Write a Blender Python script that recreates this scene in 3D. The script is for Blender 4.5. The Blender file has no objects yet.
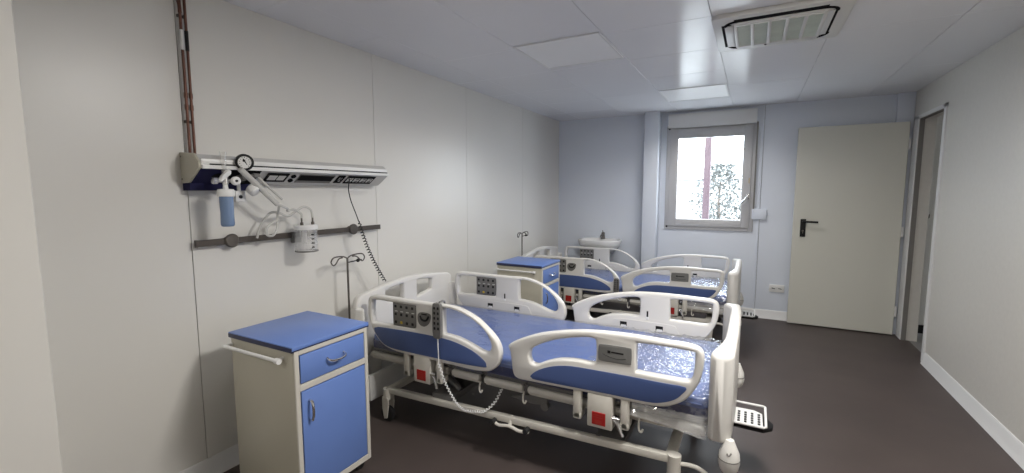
import bpy, bmesh, math, random
from mathutils import Vector, Matrix, noise
random.seed(7)
D = bpy.data
C = bpy.context.scene.collection
PI = math.pi
V = Vector

# ------------------------------------------------------------------ materials
def mat(name, col, rough=0.5, metal=0.0, spec=0.5, coat=0.0, bump=None, mottle=None, trans=None, alpha=None):
    m = D.materials.new(name); m.use_nodes = True
    nt = m.node_tree; b = nt.nodes['Principled BSDF']
    b.inputs['Base Color'].default_value = (*col, 1)
    b.inputs['Roughness'].default_value = rough
    b.inputs['Metallic'].default_value = metal
    b.inputs['Specular IOR Level'].default_value = spec
    b.inputs['Coat Weight'].default_value = coat
    if trans: b.inputs['Transmission Weight'].default_value = trans
    tc = nt.nodes.new('ShaderNodeTexCoord')
    if bump:
        sc, st, dist = bump
        n = nt.nodes.new('ShaderNodeTexNoise'); n.inputs['Scale'].default_value = sc; n.inputs['Detail'].default_value = 3
        bp = nt.nodes.new('ShaderNodeBump'); bp.inputs['Strength'].default_value = st; bp.inputs['Distance'].default_value = dist
        nt.links.new(tc.outputs['Object'], n.inputs['Vector']); nt.links.new(n.outputs['Fac'], bp.inputs['Height'])
        nt.links.new(bp.outputs['Normal'], b.inputs['Normal'])
    if mottle:
        sc, amt = mottle
        n = nt.nodes.new('ShaderNodeTexNoise'); n.inputs['Scale'].default_value = sc; n.inputs['Detail'].default_value = 5
        r = nt.nodes.new('ShaderNodeValToRGB')
        r.color_ramp.elements[0].position = .3; r.color_ramp.elements[1].position = .7
        r.color_ramp.elements[0].color = (*[c*(1-amt) for c in col], 1)
        r.color_ramp.elements[1].color = (*[min(1, c*(1+amt)) for c in col], 1)
        nt.links.new(tc.outputs['Object'], n.inputs['Vector']); nt.links.new(n.outputs['Fac'], r.inputs['Fac'])
        nt.links.new(r.outputs['Color'], b.inputs['Base Color'])
    return m

def film(name, tint, base, rough, gain, haze=0.0):
    """thin clear plastic: see-through with a fresnel gloss"""
    m = D.materials.new(name); m.use_nodes = True; nt = m.node_tree; nt.nodes.clear()
    out = nt.nodes.new('ShaderNodeOutputMaterial'); mix = nt.nodes.new('ShaderNodeMixShader')
    t = nt.nodes.new('ShaderNodeBsdfTransparent'); t.inputs['Color'].default_value = (*tint, 1)
    g = nt.nodes.new('ShaderNodeBsdfGlossy'); g.inputs['Roughness'].default_value = rough
    ge = nt.nodes.new('ShaderNodeNewGeometry'); dt = nt.nodes.new('ShaderNodeVectorMath'); dt.operation = 'DOT_PRODUCT'
    nt.links.new(ge.outputs['Incoming'], dt.inputs[0]); nt.links.new(ge.outputs['Normal'], dt.inputs[1])
    def mth(op, a, v):
        n = nt.nodes.new('ShaderNodeMath'); n.operation = op
        if op == 'SUBTRACT': n.inputs[0].default_value = v; nt.links.new(a, n.inputs[1])
        else:
            nt.links.new(a, n.inputs[0])
            if v is not None: n.inputs[1].default_value = v
        return n.outputs[0]
    fs = mth('ADD', mth('MULTIPLY', mth('POWER', mth('SUBTRACT', mth('ABSOLUTE', dt.outputs['Value'], None), 1.0), 5.0), .96), .04)
    ma = nt.nodes.new('ShaderNodeMath'); ma.operation = 'MULTIPLY_ADD'; ma.inputs[1].default_value = gain; ma.inputs[2].default_value = base
    ma.use_clamp = True
    nt.links.new(fs, ma.inputs[0]); nt.links.new(ma.outputs[0], mix.inputs[0])
    if haze:
        df = nt.nodes.new('ShaderNodeBsdfDiffuse'); df.inputs['Color'].default_value = (.85, .85, .85, 1)
        m2 = nt.nodes.new('ShaderNodeMixShader'); m2.inputs[0].default_value = haze
        nt.links.new(t.outputs[0], m2.inputs[1]); nt.links.new(df.outputs[0], m2.inputs[2]); t = m2
    nt.links.new(t.outputs[0], mix.inputs[1]); nt.links.new(g.outputs[0], mix.inputs[2]); nt.links.new(mix.outputs[0], out.inputs[0])
    return m

M = {}
M['wall'] = mat('cream_wall_panel', (.72, .705, .67), .33, mottle=(1.6, .012), bump=(160, .05, .001))
M['wall_back'] = mat('pale_grey_wall_panel', (.71, .755, .84), .45, mottle=(1.6, .012), bump=(160, .05, .001))
M['wall_rough'] = mat('pebbled_cream_panel', (.62, .60, .56), .45, bump=(70, .35, .003), mottle=(30, .02))
M['ceiling'] = mat('satin_metal_ceiling', (.80, .80, .825), .19, spec=.11, mottle=(2.0, .01))
M['joint'] = mat('ceiling_joint', (.6, .6, .61), .5)
M['groove'] = mat('dark_joint', (.20, .19, .18), .7)
M['floor'] = mat('brown_vinyl_floor', (.072, .056, .052), .48, spec=.35, mottle=(2.2, .12), bump=(220, .06, .001))
M['hall_floor'] = mat('grey_vinyl_floor', (.20, .195, .19), .4, mottle=(3, .05))
M['pvc'] = mat('white_pvc', (.72, .72, .72), .35, mottle=(3, .01))
M['window_pvc'] = mat('window_pvc', (.50, .50, .515), .32, mottle=(3, .01))
M['door'] = mat('cream_door_leaf', (.64, .635, .57), .4, mottle=(1.2, .015), bump=(120, .05, .001))
M['black'] = mat('black_plastic', (.012, .012, .013), .5, spec=.25, mottle=(20, .1))
M['rubber'] = mat('black_rubber', (.014, .014, .015), .6, mottle=(20, .1))
M['abs'] = mat('ivory_moulded_plastic', (.68, .665, .635), .33, mottle=(4, .01), bump=(300, .03, .0005))
M['blue'] = mat('blue_laminate', (.14, .235, .56), .35, mottle=(4, .02))
M['rail_blue'] = mat('blue_rail_inset', (.062, .10, .25), .4, mottle=(4, .02))
M['edge_blue'] = mat('dark_blue_edge', (.02, .026, .075), .4, mottle=(4, .05))
M['cab'] = mat('cream_steel_sheet', (.47, .445, .365), .38, mottle=(3, .012))
M['frame'] = mat('cream_painted_steel', (.60, .575, .52), .35, mottle=(5, .015))
M['frame_dark'] = mat('grey_steel', (.16, .155, .15), .4, metal=.3, mottle=(5, .05))
M['frame_mid'] = mat('mid_grey_steel', (.42, .41, .40), .45, mottle=(5, .03))
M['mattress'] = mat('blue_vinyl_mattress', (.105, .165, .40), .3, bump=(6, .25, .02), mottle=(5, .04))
M['film'] = film('clear_wrapping_film', (.98, .985, .99), .06, .055, 0.6, .02)
M['crumple'] = film('crumpled_wrapping_film', (.97, .98, .99), .055, .17, 1.6, .06)
M['fold'] = film('folded_wrapping_film', (.97, .98, .99), .12, .08, 1.0, .30)
M['band'] = mat('shaded_navy_mattress_side', (.030, .042, .13), .35, mottle=(5, .04))
M['matte'] = mat('matt_black_socket', (.012, .012, .013), .9, spec=.05)
M['tan'] = mat('tan_sticker', (.50, .42, .30), .5)
M['chrome'] = mat('chrome', (.75, .75, .76), .15, metal=1, mottle=(5, .02))
M['steel'] = mat('stainless_steel', (.16, .145, .13), .38, metal=.9, mottle=(8, .03))
M['rail_metal'] = mat('dull_anodised_rail', (.085, .072, .062), .5, metal=.3, mottle=(8, .03))
M['panel_grey'] = mat('grey_keypad', (.155, .15, .14), .45, mottle=(20, .04))
M['logo_grey'] = mat('grey_badge', (.17, .17, .165), .4, mottle=(20, .04))
M['red'] = mat('red_release_label', (.36, .012, .010), .4, mottle=(20, .05))
M['yellow'] = mat('yellow_button', (.45, .33, .03), .4)
M['white'] = mat('white_plastic', (.78, .78, .77), .35, mottle=(4, .01))
M['alu'] = mat('brushed_silver_panel', (.60, .595, .58), .35, metal=.25, mottle=(6, .015))
M['navy'] = mat('navy_panel', (.014, .014, .06), .65, spec=.2, mottle=(6, .06))
M['copper'] = mat('copper_pipe', (.15, .07, .05), .4, metal=.6, mottle=(14, .25))
M['glass_tube'] = film('clear_plastic_tube', (.97, .97, .96), .10, .05, .8, .15)
M['hose'] = mat('milky_silicone_hose', (.66, .65, .62), .55, spec=.25, mottle=(8, .02)); M['hose'].node_tree.nodes['Principled BSDF'].inputs['Alpha'].default_value = .72
M['jar'] = film('clear_jar', (.99, .99, .99), .08, .02, .4, .16)
M['water'] = mat('blue_water_bottle', (.17, .25, .40), .15, mottle=(8, .04))
M['ceramic'] = mat('white_ceramic', (.80, .80, .80), .12, mottle=(3, .01))
M['diffuser'] = mat('white_diffuser', (.92, .92, .92), .4, mottle=(3, .01))
M['ac'] = mat('white_air_conditioner_plastic', (.66, .655, .64), .38, mottle=(4, .01))
M['ac_grille'] = mat('pale_filter_grille', (.60, .65, .60), .5, mottle=(14, .06))
M['glass'] = film('window_glass', (.97, .98, .98), .0, .02, .6)
M['post'] = mat('faded_red_steel_post', (.072, .042, .048), .6, mottle=(3, .08))
M['leaf'] = mat('pale_leaf', (.085, .09, .085), .55, mottle=(6, .3))
M['bark'] = mat('grey_bark', (.16, .13, .11), .8, mottle=(10, .2))
M['render'] = mat('white_house_render', (.80, .80, .80), .8, mottle=(1, .02))
M['eave'] = mat('grey_eave', (.07, .07, .072), .6, mottle=(2, .05))
M['ground'] = mat('pale_concrete_ground', (.55, .55, .54), .8, mottle=(2, .05))

# ------------------------------------------------------------------ mesh helpers
def B(): return bmesh.new()

def _bev(bm, verts, w, seg=2):
    s = set(verts)
    es = [e for e in bm.edges if e.verts[0] in s and e.verts[1] in s]
    bmesh.ops.bevel(bm, geom=es, offset=w, segments=seg, profile=.5, affect='EDGES', clamp_overlap=True)

def box(bm, x0, x1, y0, y1, z0, z1, bev=0.0, seg=2, m=None):
    vs = [bm.verts.new((x, y, z)) for x in (x0, x1) for y in (y0, y1) for z in (z0, z1)]
    for f in ((0,1,3,2),(4,6,7,5),(0,4,5,1),(2,3,7,6),(0,2,6,4),(1,5,7,3)):
        bm.faces.new([vs[i] for i in f])
    if m is not None:
        for v in vs: v.co = m @ v.co
    if bev: _bev(bm, vs, bev, seg)
    return bm

def prism(bm, pts, axis, a, b, bev=0.0, seg=2):
    """polygon pts (2D) extruded along axis from a to b; 2D = the other two axes in xyz order"""
    def mk(p, t):
        if axis == 'x': return (t, p[0], p[1])
        if axis == 'y': return (p[0], t, p[1])
        return (p[0], p[1], t)
    lo = [bm.verts.new(mk(p, a)) for p in pts]; hi = [bm.verts.new(mk(p, b)) for p in pts]
    n = len(pts)
    bm.faces.new(lo[::-1]); bm.faces.new(hi)
    for i in range(n): bm.faces.new((lo[i], lo[(i+1) % n], hi[(i+1) % n], hi[i]))
    if bev: _bev(bm, lo+hi, bev, seg)
    return bm

def _frame(t):
    t = t.normalized()
    u = t.cross(V((0, 0, 1)))
    if u.length < 1e-3: u = t.cross(V((1, 0, 0)))
    u.normalize(); return u, t.cross(u).normalized()

def tube(bm, pts, r, seg=10, closed=False, caps=True):
    pts = [V(p) for p in pts]; n = len(pts); rings = []
    pu = None
    for i, p in enumerate(pts):
        if closed: t = pts[(i+1) % n]-pts[i-1]
        else: t = pts[min(i+1, n-1)]-pts[max(i-1, 0)]
        t.normalize()
        if pu is None: u, w = _frame(t)
        else:
            u = pu - t*pu.dot(t)
            if u.length < 1e-5: u, w = _frame(t)
            u.normalize(); w = t.cross(u)
        pu = u
        rr = r[i] if isinstance(r, (list, tuple)) else r
        rings.append([bm.verts.new(p+(u*math.cos(a)+w*math.sin(a))*rr) for a in [2*PI*k/seg for k in range(seg)]])
    for i in range(n if closed else n-1):
        A, Bq = rings[i], rings[(i+1) % n]
        for k in range(seg): bm.faces.new((A[k], A[(k+1) % seg], Bq[(k+1) % seg], Bq[k]))
    if caps and not closed:
        bm.faces.new(rings[0][::-1]); bm.faces.new(rings[-1])
    return bm

def cyl(bm, p0, p1, r, seg=20): return tube(bm, [p0, p1], r, seg)

def lathe(bm, prof, o, ax=(0, 0, 1), seg=28):
    """prof: (radius, distance along ax)"""
    ax = V(ax).normalized(); u, w = _frame(ax); o = V(o); rings = []
    for r, h in prof:
        if r < 1e-6: rings.append([bm.verts.new(o+ax*h)])
        else: rings.append([bm.verts.new(o+ax*h+(u*math.cos(2*PI*k/seg)+w*math.sin(2*PI*k/seg))*r) for k in range(seg)])
    for A, Q in zip(rings, rings[1:]):
        for k in range(seg):
            j = (k+1) % seg
            if len(A) == 1 and len(Q) == 1: continue
            if len(A) == 1: bm.faces.new((A[0], Q[j], Q[k]))
            elif len(Q) == 1: bm.faces.new((A[k], A[j], Q[0]))
            else: bm.faces.new((A[k], A[j], Q[j], Q[k]))
    return bm

def ball(bm, c, sx, sy=None, sz=None, seg=20):
    sy = sy or sx; sz = sz or sx
    mt = Matrix.Translation(c) @ Matrix.Diagonal((sx, sy, sz, 1))
    bmesh.ops.create_uvsphere(bm, u_segments=seg, v_segments=seg//2+2, radius=1, matrix=mt)
    return bm

def catmull(pts, sub=4, closed=True):
    n = len(pts); out = []
    for i in range(n if closed else n-1):
        if closed: p0, p1, p2, p3 = [pts[(i+k) % n] for k in (-1, 0, 1, 2)]
        else: p0, p1, p2, p3 = pts[max(i-1, 0)], pts[i], pts[i+1], pts[min(i+2, n-1)]
        for s in range(sub):
            t = s/sub
            out.append(tuple(.5*(2*b+(c-a)*t+(2*a-5*b+4*c-d)*t*t+(3*b-a-3*c+d)*t**3) for a, b, c, d in zip(p0, p1, p2, p3)))
    if not closed: out.append(tuple(pts[-1]))
    return out

def plate(bm, loops, plane, c, half, bev, smooth=3):
    """outline with holes given in a plane ('y': (x,z) at y=c; 'x': (y,z) at x=c), rounded edges"""
    cu = D.curves.new('tmp', 'CURVE'); cu.dimensions = '2D'; cu.fill_mode = 'BOTH'
    cu.extrude = max(half-bev, 1e-4); cu.bevel_depth = bev; cu.bevel_resolution = 2; cu.offset = -bev
    for L in loops:
        q = catmull([tuple(p) for p in L], smooth) if smooth > 1 else L
        sp = cu.splines.new('POLY'); sp.points.add(len(q)-1); sp.use_cyclic_u = True
        for k, p in enumerate(q): sp.points[k].co = (p[0], p[1], 0, 1)
    ob = D.objects.new('tmp', cu); C.objects.link(ob)
    dg = bpy.context.evaluated_depsgraph_get()
    me = D.meshes.new_from_object(ob.evaluated_get(dg))
    D.objects.remove(ob); D.curves.remove(cu)
    n0 = len(bm.verts); bm.from_mesh(me); D.meshes.remove(me)
    bm.verts.ensure_lookup_table()
    new = bm.verts[n0:]
    for v in new:
        x, y, z = v.co
        v.co = (x, c+z, y) if plane == 'y' else ((c+z, x, y) if plane == 'x' else (x, y, c+z))
    bmesh.ops.remove_doubles(bm, verts=list(new), dist=1e-5)
    return bm

def rel(o):
    p = V((0, 0, 0))
    while o is not None: p += o.location; o = o.parent
    return p

def obj(name, bm, m, parent=None, ang=35, kind=None):
    """bm: one bmesh with material m, or a list of (bmesh, material). World coordinates; local to the parent's root."""
    pairs = bm if isinstance(bm, list) else [(bm, m)]
    me = D.meshes.new(name); big = bmesh.new()
    for i, (b, mm) in enumerate(pairs):
        bmesh.ops.recalc_face_normals(b, faces=b.faces[:])
        for f in b.faces: f.material_index = i; f.smooth = True
        t = D.meshes.new('t'); b.to_mesh(t); b.free(); big.from_mesh(t); D.meshes.remove(t)
        me.materials.append(mm)
    o = D.objects.new(name, me); C.objects.link(o)
    if parent is not None:
        o.parent = parent; off = rel(parent)
        for v in big.verts: v.co -= off
    big.to_mesh(me); big.free()
    me.set_sharp_from_angle(angle=math.radians(ang))
    if kind: o['kind'] = kind
    return o

def tag(o, label, cat, group=None, kind=None):
    o['label'] = label; o['category'] = cat
    if group: o['group'] = group
    if kind: o['kind'] = kind
    return o

def thing(name, label, cat, loc, group=None):
    o = D.objects.new(name, None); C.objects.link(o); o.location = loc; o.empty_display_size = .1
    return tag(o, label, cat, group)

def copy_tree(o, parent=None, lift=0.0):
    c = o.copy(); C.objects.link(c); c.parent = parent
    for ch in list(o.children):
        d = copy_tree(ch, c, lift)
        if lift and parent is None and ch.get('upper'): d.location.z += lift
    return c

def struct(name, bm, m, parent=None, ang=35):
    o = obj(name, bm, m, parent, ang)
    if parent is None: o['kind'] = 'structure'
    return o

# ------------------------------------------------------------------ room
XL, XR, YB, ZC = -2.385, 1.334, 5.79, 2.402
YF = -1.6           # wall behind the viewpoint
# floor
struct('floor', box(B(), XL-.1, XR+.06, YF-.1, YB+.1, -.08, 0), M['floor'])
# left wall: 1.17 m panels with thin joints
b = B(); g = B()
seams = [YF, -.05, 1.155, 2.37, 3.53, 4.685, YB+.06]
for a, c in zip(seams, seams[1:]): box(b, XL-.05, XL, a+.0016, c-.0016, 0, ZC+.02, .001, 1)
box(g, XL-.08, XL-.006, YF, YB+.06, 0, ZC+.02)
struct('wall_left', [(b, M['wall']), (g, M['groove'])], None)
# back wall with window hole
WX0, WX1, WZ0, WZ1 = -.955, -.005, 1.0, 2.225
b = B(); g = B()
for x0, x1, z0, z1 in ((XL, -1.21, 0, ZC), (-1.2075, WX0, 0, ZC), (WX0, WX1, 0, WZ0), (WX0, WX1, WZ1, ZC), (WX1, .068, 0, ZC), (.0705, XR+.06, 0, ZC)):
    box(b, x0, x1, YB, YB+.09, z0, z1)
box(g, XL, WX0-.02, YB+.006, YB+.08, 0, ZC); box(g, WX1+.02, XR, YB+.006, YB+.08, 0, ZC)
struct('wall_back', [(b, M['wall_back']), (g, M['groove'])], None)
# right wall with doorway
DY0, DY1, DZ = 4.915, 5.555, 2.125
b = B()
box(b, XR, XR+.12, YF, DY0, 0, ZC); box(b, XR, XR+.12, DY1, YB+.1, 0, ZC); box(b, XR, XR+.12, DY0, DY1, DZ, ZC)
struct('wall_right', b, M['wall_rough'])
struct('wall_front', box(B(), XL-.1, XR+.1, YF-.1, YF, 0, ZC), M['wall'])
# projecting wall end beside the viewpoint (far left edge of the photo)
struct('wall_side', box(B(), XL, XL+.40, YF, .525, 0, ZC, .003, 1), M['wall'])
# ceiling: slab over 0.6 m satin metal tiles, each hung a hair out of level
b = B(); g = B()
box(g, XL-.1, XR+.1, YF-.1, YB+.1, ZC+.006, ZC+.09)
xs = [XL]+[-2.06+.604*k for k in range(6)]+[XR]
ys = [YF]+[2.76-.615*7+.615*k for k in range(13)]
ys = [y for y in ys if YF <= y < YB-.05]+[YB]
rt = random.Random(3)
for i in range(len(xs)-1):
    for j in range(len(ys)-1):
        x0, x1, y0, y1 = xs[i]+.0014, xs[i+1]-.0014, ys[j]+.0008, ys[j+1]-.0008
        if x1-x0 < .02 or y1-y0 < .02: continue
        tx, ty = rt.uniform(-.0012, .0012), rt.uniform(-.0012, .0012)
        n0 = len(b.verts); box(b, x0, x1, y0, y1, ZC, ZC+.008, .0015, 1)
        b.verts.ensure_lookup_table()
        for v in b.verts[n0:]:
            v.co.z += tx*(v.co.x-x0)/(x1-x0)+ty*(v.co.y-y0)/(y1-y0)
struct('ceiling', [(b, M['ceiling']), (g, M['joint'])], None)
# baseboards
def skirting(name, p):
    b = B(); prism(b, *p); return struct(name, b, M['pvc'])
prof = lambda s, w: [(w, 0), (w+s*.028, 0), (w+s*.026, .012), (w+s*.014, .03), (w+s*.012, .085), (w+s*.004, .1), (w, .1)]
b = B(); prism(b, prof(-1, XR), 'y', YF, DY0-.06); struct('baseboard_right', b, M['pvc'])
b = B(); prism(b, prof(1, XL), 'y', .525, YB); struct('baseboard_left', b, M['pvc'])
b = B(); prism(b, prof(-1, YB), 'x', -1.03, XR); prism(b, prof(-1, YB), 'x', XL, -1.21); struct('baseboard_back', b, M['pvc'])
# boxed columns on the back wall
struct('trim_1', box(B(), -1.205, -1.035, 5.62, YB, 0, ZC, .006, 2), M['wall_back'])
struct('trim_2', box(B(), 1.20, XR, 5.735, YB, 0, ZC, .004, 2), M['wall_back'])
b = B(); box(b, .045, .066, YB-.012, YB, .1, ZC, .003, 1); struct('trim_3', b, M['wall_back'])

# doorway casing and leaf (opened back against the wall)
b = B(); g = B()
box(b, XR-.012, XR+.03, DY0-.045, DY0+.004, 0, DZ+.03, .004, 1); box(b, XR-.012, XR+.03, DY1-.004, DY1+.14, 0, DZ+.03, .004, 1)
box(b, XR-.012, XR+.03, DY0-.045, DY1+.14, DZ-.004, DZ+.03, .004, 1)
box(g, XR-.003, XR+.034, DY1-.010, DY1-.003, 0, DZ, 0); box(g, XR-.003, XR+.034, DY0, DY1, DZ-.010, DZ-.003)
struct('door_frame', [(b, M['pvc']), (g, M['groove'])], None)
d = struct('door_1', box(B(), .385, 1.292, 5.662, 5.70, .012, 2.115, .003, 1), M['door'])
b = B(); box(b, .452, .502, 5.652, 5.664, .965, 1.155, .004, 2)
tube(b, [(.477, 5.655, 1.128), (.477, 5.62, 1.128)], .010, 12)
tube(b, catmull([(.477, 5.617, 1.128), (.50, 5.612, 1.129), (.55, 5.612, 1.128), (.605, 5.614, 1.126)], 4, False), .0105, 10)
k = B(); cyl(k, (.477, 5.653, 1.03), (.477, 5.649, 1.03), .010); box(k, .473, .481, 5.6485, 5.651, 1.0, 1.022)
obj('door_handle', [(b, M['black']), (k, M['steel'])], None, d)
for z in (.25, 1.05, 1.9):
    b = B(); cyl(b, (1.302, 5.672, z-.05), (1.302, 5.672, z+.05), .011, 12); obj('hinge', b, M['pvc'], d)
# corridor beyond the doorway
HX0, HX1, HY0, HY1 = XR+.12, 2.75, 3.4, 5.92
b = B(); box(b, XR+.06, HX1, HY0, HY1+.1, -.08, 0); struct('floor_hall', b, M['hall_floor'])
b = B(); box(b, HX0, HX1+.1, HY1, HY1+.1, 0, ZC); box(b, HX1, HX1+.1, HY0, HY1, 0, ZC); box(b, HX0, HX1+.1, HY0-.1, HY0, 0, ZC)
struct('wall_hall', b, M['wall'])
struct('ceiling_hall', box(B(), XR+.1, HX1+.1, HY0-.1, HY1+.1, ZC, ZC+.1), M['pvc'])
b = B(); box(b, 1.535, HX1, HY1-.02, HY1, 0, .085, .003, 1); struct('baseboard_hall', b, M['black'])
t = thing('coat_hook', 'small dark coat hook on the grey wall seen through the doorway', 'hook', (1.545, HY1, 1.19))
b = B(); cyl(b, (1.545, HY1, 1.19), (1.545, HY1-.006, 1.19), .014, 14); obj('base_plate', b, M['steel'], t)
b = B(); tube(b, catmull([(1.545, HY1-.004, 1.195), (1.545, HY1-.03, 1.19), (1.545, HY1-.04, 1.205), (1.545, HY1-.042, 1.22)], 4, False), .005, 8); obj('hook_arm', b, M['steel'], t)

# window
w = D.objects.new('window_1', None); C.objects.link(w); w.location = (-.48, YB, 1.0); w['kind'] = 'structure'
def ring(b, x0, x1, z0, z1, wd, y0, y1, bev=.004):
    box(b, x0, x0+wd, y0, y1, z0, z1, bev); box(b, x1-wd, x1, y0, y1, z0, z1, bev)
    box(b, x0+wd-.001, x1-wd+.001, y0, y1, z0, z0+wd, bev); box(b, x0+wd-.001, x1-wd+.001, y0, y1, z1-wd, z1, bev)
b = B(); ring(b, WX0-.01, WX1+.01, WZ0-.012, WZ1+.01, .05, YB-.018, YB+.06); obj('window_frame', b, M['window_pvc'], w)
b = B(); y0_, y1_ = YB-.034, YB+.03
box(b, -.924, -.832, y0_, y1_, 1.030, 2.192, .006); box(b, -.122, -.036, y0_, y1_, 1.030, 2.192, .006)
box(b, -.834, -.120, y0_, y1_, 1.030, 1.112, .006); box(b, -.834, -.120, y0_, y1_, 2.085, 2.192, .006)
g = B(); ring(g, -.834, -.120, 1.110, 2.087, .008, YB-.03, YB+.02, .001)
sash = obj('sash', [(b, M['window_pvc']), (g, M['pvc'])], None, w)
obj('pane', box(B(), -.832, -.122, YB-.004, YB+.004, 1.112, 2.085), M['glass'], w)
b = B(); box(b, -.945, -.005, YB-.075, YB+.0, 2.205, 2.365, .006); obj('shutter_box', b, M['pvc'], w)
dx_, dz_ = .022, .055
b = B(); box(b, -.088+dx_, -.066+dx_, YB-.044, YB-.032, 1.30+dz_, 1.375+dz_, .003)
tube(b, [(-.077+dx_, YB-.04, 1.352+dz_), (-.077+dx_, YB-.066, 1.352+dz_)], .008, 10)
tube(b, catmull([(-.077+dx_, YB-.068, 1.352+dz_), (-.09+dx_, YB-.074, 1.33+dz_), (-.115+dx_, YB-.076, 1.295+dz_), (-.142+dx_, YB-.074, 1.262+dz_)], 4, False), [.010]*12+[.009], 10)
obj('window_handle', b, M['chrome'], w)
b = B(); box(b, -.062, -.046, YB-.0355, YB-.034, 1.54, 1.60); obj('sticker', b, M['tan'], w)
b = B(); box(b, -.004, .012, YB-.032, YB-.030, 1.22, 2.22); obj('shutter_strap', b, M['frame_dark'], w)
b = B(); box(b, -.012, .135, YB-.03, YB, 1.13, 1.25, .008); box(b, -.006, .014, YB-.034, YB-.028, 1.20, 1.25, .002); obj('strap_winder', b, M['wall_back'], w)
for x, z in ((-.935, 1.02), (-.935, 2.2)): obj('screw_cap', cyl(B(), (x, YB-.02, z), (x, YB-.017, z), .012, 12), M['black'], w)

# ------------------------------------------------------------------ outside the window
struct('ground', box(B(), -14, 12, YB+.1, 30, -.25, -.1), M['ground'])
t = thing('steel_post', 'faded red steel post standing outside the window', 'post', (-.66, 7.6, -.1))
b = B(); box(b, -.70, -.605, 7.55, 7.65, -.1, 3.6, .006); obj('shaft', b, M['post'], t)
b = B(); box(b, -.80, -.51, 7.45, 7.75, -.1, -.06, .005); obj('base_plate', b, M['post'], t)
t = thing('house', 'plain white house standing beyond the window', 'house', (-2.5, 22, -.1))
b = B(); box(b, -9, 4, 20, 25, -.1, 1.9); obj('wall', b, M['render'], t)
b = B(); box(b, -9, 4, 19.97, 20, 1.88, 1.93); box(b, -9, -2.2, 19.97, 20, 1.0, 1.04); obj('eave', b, M['eave'], t)
b = B(); box(b, -9.2, 4.2, 22.45, 22.55, 3.27, 3.33); obj('ridge_cap', b, M['eave'], t)
b = B(); prism(b, [(19.8, 1.93), (22.5, 3.3), (25.2, 1.93)], 'x', -9.2, 4.2); obj('roof', b, M['render'], t)
t = thing('garden_tree', 'small pale leafy tree outside behind the red post', 'tree', (-.62, 10.2, -.1))
b = B()
rl = random.Random(11)
for k in range(2600):
    a = rl.uniform(0, 2*PI); r = .62*rl.random()**.5; h = rl.uniform(.75, 2.0)
    r *= 1-.55*abs(h-1.25)/.8
    c = V((-.62+r*math.cos(a), 10.2+r*math.sin(a), h)); s = rl.uniform(.025, .05)
    q = Matrix.Rotation(rl.uniform(0, 6), 3, V((rl.uniform(-1, 1), rl.uniform(-1, 1), rl.uniform(-1, 1))).normalized())
    vs = [b.verts.new(c+q @ V(p)) for p in ((-s, 0, 0), (0, -s*.5, .004), (s, 0, 0), (0, s*.5, .004))]
    b.faces.new(vs)
obj('foliage', b, M['leaf'], t)
b = B(); tube(b, [(-.62, 10.2, -.1), (-.6, 10.2, .6), (-.64, 10.22, 1.2), (-.6, 10.2, 1.8)], [.05, .04, .025, .01], 8)
for k in range(9):
    a = k*2.4; z = .6+.12*k; tube(b, [(-.61, 10.2, z), (-.61+.35*math.cos(a), 10.2+.35*math.sin(a), z+.3)], [.015, .006], 6)
obj('trunk', b, M['bark'], t)
# ------------------------------------------------------------------ ceiling fittings
def ceiling_light(x0, y0, label, w=.585):
    t = thing('ceiling_light', label, 'ceiling light', (x0+w/2, y0+w/2, ZC), 'square ceiling light panels')
    b = B()
    for a in ((x0, x0+w, y0, y0+.012), (x0, x0+w, y0+w-.012, y0+w), (x0, x0+.012, y0+.012, y0+w-.012), (x0+w-.012, x0+w, y0+.012, y0+w-.012)):
        box(b, *a, ZC-.006, ZC+.001, .0015, 1)
    obj('frame', b, M['pvc'], t)
    obj('diffuser', box(B(), x0+.012, x0+w-.012, y0+.012, y0+w-.012, ZC-.0035, ZC), M['diffuser'], t)
    return t
ceiling_light(-1.447, 2.70, 'flush square ceiling light panel nearer the left wall')
ceiling_light(-.846, 4.50, 'flush square ceiling light panel just in front of the window')
ceiling_light(-.09, 1.39, 'flush square ceiling light panel above the foot of the nearer bed')

t = thing('air_conditioner', 'white square ceiling cassette air conditioner with dark outlet slots', 'air conditioner', (.075, 3.075, ZC))
x0, x1, y0, y1 = -.25, .40, 2.75, 3.40
b = B()
prism(b, [(x0+.02, y0), (x1-.02, y0), (x1, y0+.02), (x1, y1-.02), (x1-.02, y1), (x0+.02, y1), (x0, y1-.02), (x0, y0+.02)], 'z', ZC-.028, ZC, .008)
g = B()
zz = ZC-.030
def slot(bm, ax0, ax1, ay0, ay1): box(bm, ax0, ax1, ay0, ay1, zz, ZC-.02)
slot(g, x0+.11, x1-.11, y0+.048, y0+.095); slot(g, x0+.11, x1-.11, y1-.075, y1-.062)
slot(g, x0+.045, x0+.095, y0+.12, y1-.12); slot(g, x1-.085, x1-.062, y0+.13, y1-.13)
# curved slot ends at the corners
for cx, cy, a0 in ((x0+.13, y0+.14, 180), (x1-.13, y0+.14, 270), (x1-.13, y1-.14, 0), (x0+.13, y1-.14, 90)):
    pts = [(cx+.065*math.cos(math.radians(a0+18*k)), cy+.065*math.sin(math.radians(a0+18*k)), zz+.004) for k in range(6)]
    tube(g, pts, .010, 8)
obj('fascia', [(b, M['ac']), (g, M['matte'])], None, t)
for nm in (((x0+.06, x0+.105, y0+.13, y1-.13)), ((x0+.11, x1-.11, y0+.092, y0+.118)), ((x1-.105, x1-.075, y0+.13, y1-.13)), ((x0+.11, x1-.11, y1-.105, y1-.07))):
    obj('louvre', box(B(), *nm, ZC-.036, ZC-.026, .004), M['ac'], t)
b = B(); g = B()
gx0, gx1, gy0, gy1 = x0+.115, x1-.115, y0+.125, y1-.115
box(g, gx0+.005, gx1-.005, gy0+.005, gy1-.005, ZC-.033, ZC-.028)
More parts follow.
